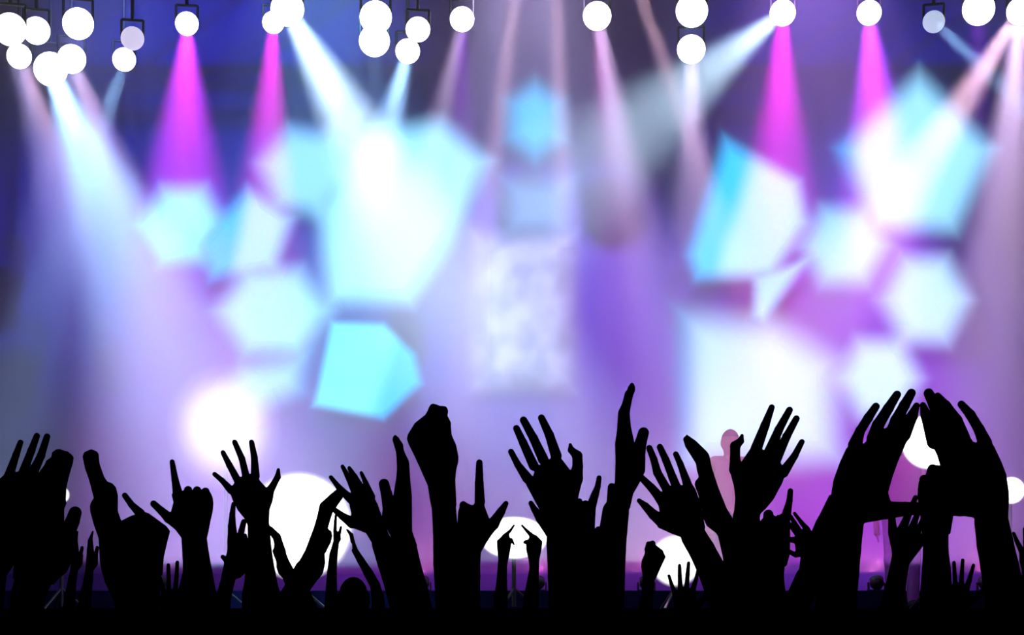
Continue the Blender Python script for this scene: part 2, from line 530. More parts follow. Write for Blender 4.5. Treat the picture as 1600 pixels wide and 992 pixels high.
PANELS = [
 (ngon(288, 353, 60, 62, 6, 0), 'sky blue hexagon panel, outermost of the group under the purple beam', 19.82, CYL, 1.5, None),
 ([(312, 382), (388, 298), (455, 345), (430, 420), (332, 436)], 'small pale pentagon panel with a vivid cyan flank beside the sky blue hexagon', 19.66, PALE, 0.9, (374, 385, -0.95, -0.2, 28, CY), 18, 40),
 (ngon(478, 270, 70, 70, 6, 10), 'pale icy hexagon panel just below the strong icy beam', 19.82, PALE, 0.85, None),
 ([(500, 330), (560, 215), (690, 192), (760, 255), (700, 380), (640, 470), (520, 470)], 'largest pale many-sided panel in the glare of the icy beam', 19.86, PALE, 0.95, None),
 (ngon(427, 488, 84, 74, 6, 0), 'pale hexagon panel with a light cyan rim, above the cyan trapezoid', 19.76, PALE, 0.9, (427, 590, 0, 1, 80, CYL)),
 ([(380, 575), (475, 560), (470, 610), (400, 640), (360, 610)], 'small pale blue panel with a cyan corner below the cyan-rimmed hexagon', 19.66, PALE, 0.7, (470, 590, 1, 0.2, 40, CY)),
 ([(520, 506), (600, 508), (648, 555), (658, 600), (600, 655), (492, 634)], 'vivid cyan trapezoid panel hanging lowest', 19.82, srgb(90, 225, 255), 0.85, (606, 580, 0.95, 0.3, 26, CY), 10, 22),
 (ngon(836, 190, 46, 56, 6, 30), 'rounded sky blue panel hanging high in the middle between mauve beams', 19.76, CYL, 0.75, None),
 ([(790, 285), (890, 285), (885, 362), (795, 362)], 'faint bluish square panel in the middle above the dappled column', 19.82, srgb(130, 180, 255), 0.5, None),
 ([(745, 372), (888, 372), (888, 602), (745, 602)], 'tall dappled lilac panel in the middle of the backdrop', 19.86, LAV, 0.46, None, 26, 60, 1.0),
 ([(1132, 220), (1245, 286), (1258, 350), (1205, 432), (1088, 436), (1076, 400)], 'tall pale panel with a vivid cyan edge, left of the star-shaped gap', 19.72, PALE, 0.92, (1150, 330, -0.93, -0.3, 34, CY), 18, 40),
 ([(1180, 436), (1256, 410), (1192, 502), (1178, 494)], 'small pale wedge panel hanging under the cyan-edged panel', 19.66, PALE, 0.9, None, 14, 30),
 (ngon(1318, 386, 66, 66, 6, 0), 'pale hexagon panel squeezed between the cyan-edged panel and the large tilted pentagon', 19.82, PALE, 0.85, None),
 ([(1434, 122), (1546, 236), (1488, 360), (1368, 354), (1314, 236)], 'large tilted pale pentagon panel in front of the violet beam', 19.76, PALE, 0.95, (1335, 245, -0.9, -0.1, 34, CY)),
 (ngon(1443, 470, 66, 74, 6, 0), 'lone pale hexagon panel standing clear on purple', 19.8, WHB, 0.9, None),
 ([(1072, 500), (1210, 508), (1298, 565), (1305, 715), (1075, 718)], 'big bright white panel lowest beside the purple gap', 19.82, WHB, 0.8, (1075, 600, -1, 0, 40, CYL), 40, 84),
 (ngon(1372, 592, 62, 66, 6, 0), 'white hexagon panel above the triangle made by two hands', 19.66, WHB, 0.9, None),
]
for p in PANELS:
    light_panel(*p)

# ------------------------------------------------------------------ lamps standing on the deck
def deck_lamp(px, py, r_px, D, label, strength=5.0, ry=1.0, fade=0.12):
    c = P(px, py, D)
    r = r_px * D / F
    root = empty('deck_lamp', (c.x, c.y, 1.74))
    tag(root, label, 'stage lamp', 'round lamps on stands on the deck')
    zc = c.z - 1.74
    ax = (Vector((0, 0, CAMZ)) - c).normalized()
    R = Matrix.Translation((0, 0, zc)) @ ax.to_track_quat('Z', 'Y').to_matrix().to_4x4() @ Matrix.Diagonal((1, ry, 1, 1))
    seg, rad = 40, [1 + fade, 1 + fade * 0.6, 1 + fade * 0.3, 1.0, 1 - fade * 0.3, 1 - fade * 0.6, 1 - fade, (1 - fade) * 0.5]
    vv = [R @ Vector((r * q * math.cos(2 * math.pi * i / seg), r * q * math.sin(2 * math.pi * i / seg), 0.25 * r * max(0.0, 1.2 - q * q))) for q in rad for i in range(seg)]
    vv.append(R @ Vector((0, 0, 0.3 * r)))
    ff = [(a * seg + i, a * seg + (i + 1) % seg, (a + 1) * seg + (i + 1) % seg, (a + 1) * seg + i) for a in range(len(rad) - 1) for i in range(seg)]
    ff += [((len(rad) - 1) * seg + i, (len(rad) - 1) * seg + (i + 1) % seg, len(vv) - 1) for i in range(seg)]
    me = bpy.data.meshes.new('lens')
    me.from_pydata(vv, [], ff)
    cc = [strength, strength * 0.98, strength, 1.0]
    me.color_attributes.new('glow', 'FLOAT_COLOR', 'POINT').data.foreach_set('color', cc * len(vv))
    me.attributes.new('edge_fade', 'FLOAT', 'POINT').data.foreach_set('value', [smooth01((1 + fade - q) / (2 * fade)) for q in rad for i in range(seg)] + [1.0])  # lens rim fades to clear, a defocused glow put into its opacity
    link('lens', me, M_glow, root, True)
    bm = bmesh.new()
    bm_lathe(bm, [(r * 0.85 * (1 - fade), -0.02 * r), (r * 0.83 * (1 - fade), -0.3 * r), (r * 0.6 * (1 - fade), -0.6 * r), (0, -0.65 * r)], 32, R)
    from_bm('can', bm, M_can, root, True)
    bm = bmesh.new()
    yb = 0.35 * r
    if zc > r * ry + 0.12:
        bm_tube(bm, (0, yb, 0.03), (0, yb, zc), 0.02)
        for a in (0, 2.1, 4.2):
            bm_tube(bm, (0, yb, 0.2), (0.22 * math.cos(a), yb + 0.22 * math.sin(a), 0.012), 0.012)
    else:
        bm_box(bm, -0.5 * r, 0.5 * r, yb - 0.1, yb + 0.12, 0, max(0.05, zc - 0.3 * r * ry))
    from_bm('stand', bm, M_can, root)
    return root


deck_lamp(467, 822, 78, 15.6, 'huge round white lamp glowing beside the spread hand, largest on the deck', 3.0)
deck_lamp(803, 840, 50, 16.2, 'wide oval white lamp low behind the two pointing forefingers', 3.0, 0.62)
deck_lamp(1056, 876, 38, 16.0, 'low white lamp beside the small clenched fist', 1.6)
deck_lamp(1452, 690, 40, 16.4, 'round white lamp shining through the triangle of hands', 4.0)
deck_lamp(1580, 766, 20, 16.4, 'small white lamp peeking beside the outer hand of the triangle', 2.5)
deck_lamp(95, 773, 13, 16.4, 'tiny pale lamp peeking past the big side-on hand', 1.2)
deck_lamp(350, 668, 52, 17.0, 'soft white glow disc added high on a stand where the broad pale beam lands', 1.3, 1.1, 0.75)  # added disc standing in for the white patch lit by the beam

# ------------------------------------------------------------------ people: smooth solids sampled on a grid
M_skin = material('skin_in_shadow', (0.010, 0.0075, 0.006), 0.9, 0.0, bump=0.15, scale=120)  # backlit silhouette is put into the near-black base colour
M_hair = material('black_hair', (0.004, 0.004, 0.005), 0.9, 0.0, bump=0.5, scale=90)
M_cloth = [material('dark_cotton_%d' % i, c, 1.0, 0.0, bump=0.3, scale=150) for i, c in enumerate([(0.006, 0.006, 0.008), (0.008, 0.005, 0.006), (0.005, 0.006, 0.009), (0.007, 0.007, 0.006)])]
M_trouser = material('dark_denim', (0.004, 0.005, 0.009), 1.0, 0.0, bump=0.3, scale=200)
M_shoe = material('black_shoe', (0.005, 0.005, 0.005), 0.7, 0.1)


class Solid:
    """Union of rounded cones, flattened cones, ellipsoids and rounded slabs, blended with a small radius."""
    def __init__(self, k=0.004):
        self.k = k
        self.items = []      # (bbox lo, bbox hi, function)

    def cone(self, a, b, ra, rb, ys=1.0):
        a, b = np.array(a, float), np.array(b, float)
        R = max(ra, rb)
        lo, hi = np.minimum(a, b) - R, np.maximum(a, b) + R
        a_, b_ = a.copy(), b.copy(); a_[1] /= ys; b_[1] /= ys
        ba = b_ - a_
        L2 = max(float(ba @ ba), 1e-12)

        def f(X, Y, Z):
            px, py, pz = X - a_[0], Y / ys - a_[1], Z - a_[2]
            t = np.clip((px * ba[0] + py * ba[1] + pz * ba[2]) / L2, 0, 1)
            d = np.sqrt((px - t * ba[0]) ** 2 + (py - t * ba[1]) ** 2 + (pz - t * ba[2]) ** 2) - (ra + (rb - ra) * t)
            return d * min(1.0, ys) if ys < 1 else d
        self.items.append((lo, hi, f))

    def chain(self, pts, ys=1.0):
        if len(pts) == 1:
            pts = pts * 2
        for (a, ra), (b, rb) in zip(pts, pts[1:]):
            self.cone(a, b, ra, rb, ys)

    def ellipsoid(self, c, r):
        c, r = np.array(c, float), np.array(r, float)

        def f(X, Y, Z):
            q = np.sqrt(((X - c[0]) / r[0]) ** 2 + ((Y - c[1]) / r[1]) ** 2 + ((Z - c[2]) / r[2]) ** 2)
            return (q - 1) * r.min()
        self.items.append((c - r, c + r, f))

    def slab(self, poly, y0, half, rnd):
        """Polygon in the x-z plane, thickened to +-half about y0, edges rounded."""
        q = np.array(poly, float)
        lo = np.array([q[:, 0].min(), y0 - half, q[:, 1].min()])
        hi = np.array([q[:, 0].max(), y0 + half, q[:, 1].max()])
        R = min(rnd, half)

        def f(X, Y, Z):
            x, z = X[:, 0, :], Z[:, 0, :]
            x, z = np.broadcast_arrays(x, z)
            d = np.full(x.shape, 1e9); s = np.ones(x.shape)
            n = len(q)
            for i in range(n):
                a, b = q[i], q[i - 1]
                ex, ez = b[0] - a[0], b[1] - a[1]
                wx, wz = x - a[0], z - a[1]
                t = np.clip((wx * ex + wz * ez) / (ex * ex + ez * ez + 1e-15), 0, 1)
                d = np.minimum(d, (wx - ex * t) ** 2 + (wz - ez * t) ** 2)
                c1, c2, c3 = z >= a[1], z < b[1], ex * wz > ez * wx
                s = np.where((c1 & c2 & c3) | (~c1 & ~c2 & ~c3), -s, s)
            d2 = (s * np.sqrt(d))[:, None, :]
            u = d2 + R
            v = np.abs(Y - y0) - half + R
            return np.minimum(np.maximum(u, v), 0) + np.sqrt(np.maximum(u, 0) ** 2 + np.maximum(v, 0) ** 2) - R
        self.items.append((lo, hi, f))

    def mesh(self, h, zmin=None, zmax=None, cut=None):
        lo = np.min([i[0] for i in self.items], 0) - 2.5 * h
        hi = np.max([i[1] for i in self.items], 0) + 2.5 * h
        if zmin is not None: lo[2] = max(lo[2], zmin)
        if zmax is not None: hi[2] = min(hi[2], zmax)
        n = np.maximum(((hi - lo) / h).astype(int) + 2, 3)
        ax = [lo[i] + h * np.arange(n[i]) for i in range(3)]
        V = np.full(n, 0.05, np.float32)
        m = self.k + 2 * h
        for a, b, f in self.items:
            i0 = np.maximum(((a - m - lo) / h).astype(int), 0)
            i1 = np.minimum(((b + m - lo) / h).astype(int) + 2, n)
            if np.any(i1 <= i0): continue
            sl = tuple(slice(i0[j], i1[j]) for j in range(3))
            X = ax[0][sl[0]][:, None, None]; Y = ax[1][sl[1]][None, :, None]; Z = ax[2][sl[2]][None, None, :]
            d = f(X, Y, Z)
            e = V[sl]
            w = np.maximum(self.k - np.abs(e - d), 0) / self.k
            V[sl] = np.minimum(e, d) - w * w * self.k * 0.25
        if cut is not None:
            X = ax[0][:, None, None]; Y = ax[1][None, :, None]; Z = ax[2][None, None, :]
            V = np.maximum(V, cut(X, Y, Z))
        if zmin is not None: V[:, :, 0] = np.abs(V[:, :, 0]) + 1e-4
        if zmax is not None: V[:, :, -1] = np.abs(V[:, :, -1]) + 1e-4
        return surface_nets(V, lo, h)


def surface_nets(V, lo, h):
    ins = V < 0
    nx, ny, nz = V.shape
    cnt = np.zeros((nx - 1, ny - 1, nz - 1), np.uint8)
    for i in (0, 1):
        for j in (0, 1):
            for k in (0, 1):
                cnt += ins[i:nx - 1 + i, j:ny - 1 + j, k:nz - 1 + k]
    act = (cnt > 0) & (cnt < 8)
    I, J, K_ = np.nonzero(act)
    idx = np.full(act.shape, -1, np.int64)
    idx[I, J, K_] = np.arange(len(I))
    acc = np.zeros((len(I), 3)); num = np.zeros(len(I))
    cor = [(i, j, k) for i in (0, 1) for j in (0, 1) for k in (0, 1)]
    for a in cor:
        for ax_ in range(3):
            if a[ax_]: continue
            b = list(a); b[ax_] = 1
            va = V[I + a[0], J + a[1], K_ + a[2]]; vb = V[I + b[0], J + b[1], K_ + b[2]]
            x = (va < 0) != (vb < 0)
            t = np.where(x, va / np.where(x, va - vb, 1), 0)
            for c in range(3):
                acc[:, c] += np.where(x, a[c] + (t if c == ax_ else 0), 0)
            num += x
    pos = np.stack([I, J, K_], 1) + acc / num[:, None]
    pos = lo + pos * h
    faces = []
    for ax_ in range(3):
        sl0 = [slice(None)] * 3; sl1 = [slice(None)] * 3
        sl0[ax_] = slice(0, -1); sl1[ax_] = slice(1, None)
        a, b = ins[tuple(sl0)], ins[tuple(sl1)]
        o1, o2 = [(1, 2), (2, 0), (0, 1)][ax_]
        E = np.argwhere(a != b)
        if not len(E): continue
        ok = (E[:, o1] > 0) & (E[:, o2] > 0) & (E[:, o1] < V.shape[o1] - 1) & (E[:, o2] < V.shape[o2] - 1)
        E = E[ok]
        flip = a[E[:, 0], E[:, 1], E[:, 2]]
        q = []
        for d1, d2 in ((0, 0), (-1, 0), (-1, -1), (0, -1)):
            c = E.copy(); c[:, o1] += d1; c[:, o2] += d2
            q.append(idx[c[:, 0], c[:, 1], c[:, 2]])
        q = np.stack(q, 1)
        q = np.where(flip[:, None], q, q[:, ::-1])
        faces.append(q)
    return pos, (np.concatenate(faces) if faces else np.zeros((0, 4), np.int64))


def mesh_from(name, parts):
    vs_, fs_, off = [], [], 0
    for v, f in parts:
        vs_.append(v); fs_.append(f + off); off += len(v)
    v, f = np.concatenate(vs_), np.concatenate(fs_)
    me = bpy.data.meshes.new(name)
    me.vertices.add(len(v)); me.vertices.foreach_set('co', v.astype(np.float32).ravel())
    me.loops.add(len(f) * 4); me.loops.foreach_set('vertex_index', f.astype(np.int32).ravel())
    me.polygons.add(len(f)); me.polygons.foreach_set('loop_start', np.arange(0, 4 * len(f), 4, dtype=np.int32))
    me.polygons.foreach_set('loop_total', np.full(len(f), 4, np.int32))
    me.polygons.foreach_set('use_smooth', np.ones(len(f), bool))
    me.update(calc_edges=True)
    me.validate()
    return me


# generic body at a shoulder height of 1.36 m, standing at the origin, facing the stage (+y)
def torso(S, g=0.0):
    S.chain([((0, 0, 0.86), 0.155 + g), ((0, 0, 1.02), 0.128 + g), ((0, 0.005, 1.22), 0.160 + g)], 0.62)
    S.cone((-0.14, 0, 1.335), (0.14, 0, 1.335), 0.055 + g, 0.055 + g)


def legs(S, g=0.0):
    for s in (-1, 1):
        S.chain([((s * 0.085, 0, 0.84), 0.088 + g), ((s * 0.092, 0.012, 0.46), 0.057 + g), ((s * 0.095, -0.012, 0.09), 0.040 + g)])


core = Solid(0.03)
torso(core); legs(core)
for s in (-1, 1):
    core.chain([((s * 0.095, -0.02, 0.045), 0.04), ((s * 0.105, 0.15, 0.032), 0.03)])
    core.ellipsoid((s * 0.077, 0.012, 1.515), (0.012, 0.022, 0.032))
    core.ellipsoid((s * 0.031, 0.096, 1.535), (0.014, 0.012, 0.010))
core.chain([((0, 0, 1.36), 0.056), ((0, 0.012, 1.46), 0.052)])
core.ellipsoid((0, 0.018, 1.53), (0.076, 0.094, 0.105))
core.ellipsoid((0, 0.055, 1.462), (0.05, 0.052, 0.045))
core.cone((0, 0.108, 1.535), (0, 0.122, 1.505), 0.008, 0.013)
core.ellipsoid((0, 0.104, 1.470), (0.024, 0.010, 0.009))
CORE = core.mesh(0.011)

low = Solid(0.008)          # relaxed arm by the side, right hand side of the body (+x)
low.chain([((0.172, 0, 1.335), 0.052), ((0.225, -0.01, 1.06), 0.042), ((0.232, 0.05, 0.82), 0.028), ((0.230, 0.06, 0.77), 0.030)])
low.chain([((0.230, 0.06, 0.77), 0.026), ((0.226, 0.068, 0.70), 0.030)], 1.3)
for i, (dy, L) in enumerate(((0.035, 0.075), (0.012, 0.085), (-0.010, 0.078), (-0.030, 0.060))):
    low.chain([((0.226, 0.066 + dy, 0.70), 0.009), ((0.222, 0.072 + dy, 0.70 - L * 0.55), 0.0085), ((0.212, 0.078 + dy, 0.70 - L), 0.0075)])
low.chain([((0.222, 0.085, 0.76), 0.012), ((0.210, 0.115, 0.72), 0.011), ((0.204, 0.118, 0.69), 0.009)])
LOWR = low.mesh(0.008)
LOWL = (LOWR[0] * np.array([-1, 1, 1]), LOWR[1][:, ::-1])

S_ = Solid(0.03); torso(S_, 0.011)
SHIRT = mesh_from('shirt', [S_.mesh(0.013, zmin=0.80, cut=lambda X, Y, Z: np.maximum(0.83 - Z + 0 * X + 0 * Y, 0.075 - np.sqrt(X ** 2 + (Y - 0.01) ** 2 + (Z - 1.42) ** 2)))])
S_ = Solid(0.03); legs(S_, 0.012); S_.chain([((0, 0, 0.86), 0.165), ((0, 0, 0.98), 0.14)], 0.62)
TROUSERS = mesh_from('trousers', [S_.mesh(0.013, cut=lambda X, Y, Z: Z - 0.95 + 0 * X + 0 * Y)])
S_ = Solid(0.02); S_.chain([((0.095, -0.03, 0.05), 0.046), ((0.105, 0.16, 0.040), 0.038)])
S_.chain([((0.095, -0.02, 0.05), 0.046), ((0.095, -0.015, 0.11), 0.05)])
SHOE = mesh_from('shoe', [S_.mesh(0.011, cut=lambda X, Y, Z: 0.002 - Z + 0 * X + 0 * Y)])
SHOE2 = SHOE.copy()
co = np.empty(len(SHOE2.vertices) * 3, np.float32); SHOE2.vertices.foreach_get('co', co)
co = co.reshape(-1, 3); co[:, 0] *= -1; SHOE2.vertices.foreach_set('co', co.ravel()); SHOE2.flip_normals()
S_ = Solid(0.02); S_.ellipsoid((0, 0.014, 1.537), (0.080, 0.099, 0.109))
HAIR = mesh_from('hair', [S_.mesh(0.009, cut=lambda X, Y, Z: np.minimum(Y - 0.02 + 0 * X + 0 * Z, 1.575 - Z + 0 * X + 0 * Y))])


def chain3(pts, d):
    """Pixel chain [(x, y, r[, dy])] at distance d as world points and radii."""
    res = []
    for p in pts:
        dy = p[3] if len(p) > 3 else 0.0
        w = P(p[0], p[1], d + dy)
        res.append(((w.x, w.y, w.z), p[2] * d / F))
    return res


def person(label, body, arms, stance=0, hair=True, zs=None):
    """body = (x, y) of the feet; each arm = dict(d, fore, polys, fingers): traced hand and forearm, then elbow, upper arm and shoulder."""
    bx, by = body
    n_arm = len(arms)
    info = []
    for a in arms:
        d = a['d']
        fore = chain3(a['fore'], d)
        w0 = np.array(fore[0][0]); pl, pr = np.array(fore[-2][0]), fore[-2][1]
        e0, er = np.array(fore[-1][0]), fore[-1][1]
        L = np.linalg.norm(e0 - w0)
        dirv = (e0 - pl) / np.linalg.norm(e0 - pl)
        ext = max(0.03, 0.245 - L)
        el = e0 + dirv * ext
        info.append((fore, el, min(er * 1.04, 0.046)))
    sides = [1 if i[1][0] > bx else -1 for i in info]
    if n_arm == 2:
        sides = [-1, 1] if info[0][1][0] < info[1][1][0] else [1, -1]
    if zs is None:
        z = []
        for s, (f, el, er) in zip(sides, info):
            dx = el[0] - (bx + s * 0.17); dyy = el[1] - by
            z.append(el[2] - math.sqrt(max(0.28 ** 2 - dx * dx - dyy * dyy, 0.12 ** 2)))
        zs = min(sum(z) / len(z), 1.39)
    k = zs / 1.335
    parts = [(CORE[0] * k, CORE[1])]
    if n_arm == 1:
        lv, lf = LOWL if sides[0] > 0 else LOWR
        parts.append((lv * k, lf))
    O = np.array([bx, by, 0.0])
    for s, a, (fore, el, er) in zip(sides, arms, info):
        d = a['d']
        u = d / F
        S = Solid(max(0.0014, 1.1 * u))
        for q in a.get('polys', ()):
            half = q[1] if len(q) > 1 else 0.016
            dy = q[2] if len(q) > 2 else 0.0
            w = [P(x, y, d + dy) for x, y in q[0]]
            S.slab([(v.x, v.z) for v in w], d + dy, half, q[3] if len(q) > 3 else half * 0.9)
        for c in a.get('fingers', ()):
            S.chain(chain3(c, d))
        S.chain(fore)
        S.cone(fore[-1][0], el, fore[-1][1], er)
        zc = CAMZ + (HY - 1004) * d / F
        h = max(0.0014, min(0.0042, 1.45 * u))
        v, f = S.mesh(h, zmin=zc)
        parts.append((v - O, f))
        S2 = Solid(0.01)
        S2.chain([(tuple(np.array(fore[-1][0]) + (np.array(fore[-1][0]) - el) * 0.12), fore[-1][1] * 0.99), (tuple(el), er)])
        S2.chain(fore[-2:])
        sh = np.array([bx + s * 0.155 * k, by, zs])
        mid = el * 0.5 + sh * 0.5
        S2.chain([(tuple(el), er), (tuple(mid), 0.047), (tuple(sh), 0.056)])
        v, f = S2.mesh(0.007, zmax=zc + 0.012)
        parts.append((v - O, f))
    me = mesh_from('person', parts)
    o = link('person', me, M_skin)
    o.location = (bx, by, 0)
    tag(o, label, 'person', 'people in the crowd')
    cl = M_cloth[int(abs(bx * 37 + by * 11)) % 4]
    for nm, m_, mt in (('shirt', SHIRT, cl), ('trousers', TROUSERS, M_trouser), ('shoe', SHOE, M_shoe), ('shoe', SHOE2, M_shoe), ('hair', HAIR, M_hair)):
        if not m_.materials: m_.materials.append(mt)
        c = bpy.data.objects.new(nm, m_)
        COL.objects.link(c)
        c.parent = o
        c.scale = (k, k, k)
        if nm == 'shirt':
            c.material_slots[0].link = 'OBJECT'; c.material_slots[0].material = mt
    return o


FL, SD = 0.015, 0.034        # half thickness of a flat hand, and of a hand seen from its side

person('person at the picture edge with an open hand, fingers together, half out of view', (-0.88, 2.26), [dict(d=2.4,
    fore=[(-6, 902, 16), (-12, 940, 17), (-14, 992, 19)],
    polys=[([(-12, 762), (6, 743), (20, 738), (40, 736), (56, 748), (60, 775), (45, 800), (30, 822), (27, 848), (24, 877), (10, 899), (-14, 907)], 0.016)],
    fingers=[[(32, 691, 4.6, .02), (25, 711, 5.5, .01), (14, 743, 7.5)], [(57.6, 681, 5, .02), (49, 704, 6, .01), (36, 738, 7)], [(73.5, 682, 5.2, .02), (64, 712, 6.3, .01), (49, 744, 8)],
             [(-14, 720, 4.5, .02), (-8, 740, 5.5, .01), (-3, 765, 8)]])])

person('person raising a big hand seen side-on with a thick thumb, beside the picture edge', (-0.56, 2.47), [dict(d=2.6,
    fore=[(53, 902, 28), (44, 930, 26), (40, 958, 24.5), (36, 992, 25)],
    polys=[([(85.5, 716), (87, 708), (93, 704), (98, 703), (106, 707), (110, 712), (109, 721), (103, 741), (98.7, 760), (97.6, 779), (98.7, 785), (95, 794), (95.5, 829), (113, 840), (111, 855), (107, 877), (98, 895), (88, 902), (79, 913), (60, 915), (26, 905), (29, 864), (31, 832), (45, 800), (56, 760), (60, 748), (75, 728), (78, 721)], 0.032, 0, 0.014)],
    fingers=[[(117.5, 801, 10), (113, 815, 11), (103, 840, 12), (90, 870, 16)], [(94, 710, 6, -.026), (86, 745, 9, -.026)], [(103, 711, 6.5, .0), (94, 750, 9, 0)], [(104, 715, 6, .026), (95, 752, 9, .026)]])])

person('person with one slim side-on hand and one bent hand with a finger out, together', (-0.68, 3.06), [
    dict(d=3.4, fore=[(182, 895, 19), (195, 925, 20), (206, 958, 21), (212, 992, 23)],
    polys=[([(135.5, 708), (140, 706), (146.8, 703), (150, 707), (151.6, 723), (159, 744), (166, 753.5), (171, 753), (177.4, 760), (180.6, 773), (180.3, 797), (187, 816), (200, 850), (200, 880), (185, 905), (163, 893), (160, 879), (158, 842), (150, 819), (145, 800), (144.4, 792), (146, 786), (151, 778.5), (145, 755), (137, 734), (133, 715)], 0.032, 0, 0.012)],
    fingers=[[(164, 893, 5), (170, 908, 6), (182, 930, 8)], [(147, 708, 4, .022), (146, 740, 7, .022), (162, 790, 10, .01)], [(139, 712, 5, -.022), (144, 740, 7, -.022), (160, 790, 10, -.01)]]),
    dict(d=3.15, fore=[(220, 890, 30), (219, 930, 30), (218, 960, 30), (218, 992, 31)],
    polys=[([(187, 817), (208, 806.5), (228, 800), (242, 810), (257, 821), (263, 829), (259, 844), (253, 870), (251, 897), (235, 915), (200, 905), (185, 870), (183, 840)], 0.032, 0, 0.016)],
    fingers=[[(195, 774, 4.6, .02), (206, 789, 5.4, .015), (219, 802, 7.5, .005)], [(226, 808, 7, -.02), (232, 830, 9, -.02)], [(240, 816, 7, -.015), (244, 838, 9, -.02)]])])

person('person making a fist with index finger up and thumb out, left of the spread hand', (-0.80, 3.46), [dict(d=3.6,
    fore=[(303, 838, 19.5), (306, 868, 20.5), (309, 897, 23), (312, 930, 26), (315, 992, 28)],
    polys=[([(269, 772), (280, 770), (286.5, 767), (291, 764), (302, 766), (313, 765), (322, 764), (328, 769), (331.6, 777), (332.6, 786), (331.6, 798), (328, 813.5), (325, 830), (322, 842), (284, 840), (275, 828), (263, 818), (255, 808), (268, 800), (272, 785)], 0.024, 0, 0.018)],
    fingers=[[(269, 721.5, 4.1, .01), (273.5, 749, 5.6, .005), (278, 772, 8)], [(240, 787, 5.4, .005), (252, 798, 6.2), (264, 809, 8.5), (285, 820, 12)],
             [(294, 765.5, 6.5, .012), (294, 780, 7.5, .025), (295, 795, 6.5, .022)], [(308, 766, 6.5, .012), (308, 782, 7.5, .025), (308, 797, 6.5, .022)], [(321, 768, 6.5, .012), (320, 784, 7, .025), (319, 798, 6, .022)]])])

person('person with a widely spread open hand before the white glow, thumb at the right', (-0.34, 3.56), [dict(d=3.7,
    fore=[(404, 822, 17), (406, 860, 18.5), (407, 900, 24), (408, 930, 29.5), (408, 992, 31)],
    polys=[([(358, 766), (371, 748), (384, 741), (398, 740), (407, 752), (416.5, 762), (428, 770), (426, 782), (421, 796), (420, 822), (388, 822), (382, 810), (371.6, 797), (364, 782)], 0.016)],
    fingers=[[(335.2, 740.7, 3.7, .015), (347, 750.6, 4.4, .01), (361, 766, 6.2)], [(348.4, 707, 4, .015), (358.7, 727, 5.1, .008), (372, 752, 6.2)], [(366.7, 690.8, 4.3, .015), (378, 716.5, 5.2, .008), (384.5, 744, 6)],
             [(393, 690.8, 4.2, .015), (397.4, 714, 5.3, .008), (399, 744, 7)], [(435, 733.5, 2.6, -.01), (434, 745, 5, -.01), (427, 758, 5.6), (417, 774, 8.5)]])])

person('person behind the spread hand lifting a loosely bent hand, thumb low at left', (-0.96, 4.86), [dict(d=5.0,
    fore=[(358, 900, 11), (350, 930, 11.5), (346, 962, 13), (343, 992, 14)],
    polys=[([(357, 840), (372, 834), (380, 840), (388, 860), (388, 890), (375, 903), (366, 905), (345, 905), (350, 881), (355, 862), (356, 847)], 0.02)],
    fingers=[[(365, 787, 3.6, .02), (363, 803, 4.6, .015), (362.5, 822, 6.4, .01), (364, 845, 8.5)], [(381, 815, 4.4, .01), (377, 830, 5), (374, 850, 7)], [(383, 836.5, 3.2, -.01), (385, 849, 3.8), (382, 868, 6)], [(359, 837, 3.3), (361, 850, 6)], [(348, 870, 3.6), (354, 876, 4.5), (362, 884, 7)]])])

person('person with a bent hand in front of the huge white lamp', (-0.40, 4.42), [dict(d=4.6,
    fore=[(455, 902, 13), (472, 935, 16), (482, 960, 17.5), (492, 985, 19)],
    polys=[([(417, 818), (428, 827), (437, 835.5), (441, 852), (449, 873), (459, 892), (472, 916), (455, 915), (437, 897), (433.5, 887), (433.5, 878), (429.7, 869), (427, 861), (429.7, 856), (430, 850), (428.4, 843), (422, 834)], 0.034, 0, 0.012)],
    fingers=[[(423, 827, 4.5, -.026), (433, 838, 5.5, -.026), (440, 862, 7, -.02)], [(421, 826, 4.5, .026), (433, 838, 5.5, .026), (440, 862, 7, .02)], [(431.5, 861, 4.5, -.03), (440, 880, 7, -.02)]])])

person('person whose forearm leans inward with a bent wrist touching a neighbouring open hand', (-0.70, 3.86), [dict(d=3.9,
    fore=[(480, 893, 21), (463, 920, 18.5), (446, 950, 19.5), (425, 992, 21)],
    polys=[([(501, 788), (519, 771.5), (529, 764), (537, 772), (534.4, 777), (523.5, 793), (518.5, 800.5), (515, 811), (511, 825), (516.7, 829.5), (518, 836.6), (515.8, 847), (506, 865), (507, 879), (503.4, 895), (498, 903), (485.6, 913), (474, 925), (445, 918), (460, 893), (478.5, 859.7), (492, 824), (496.7, 807.7)], 0.032, 0, 0.014)],
    fingers=[[(529, 771, 6, -.026), (511, 789, 9, -.024)], [(530, 771, 6, .026), (511, 789, 9, .024)], [(513, 836, 5, -.03), (503, 858, 8, -.02)]])])

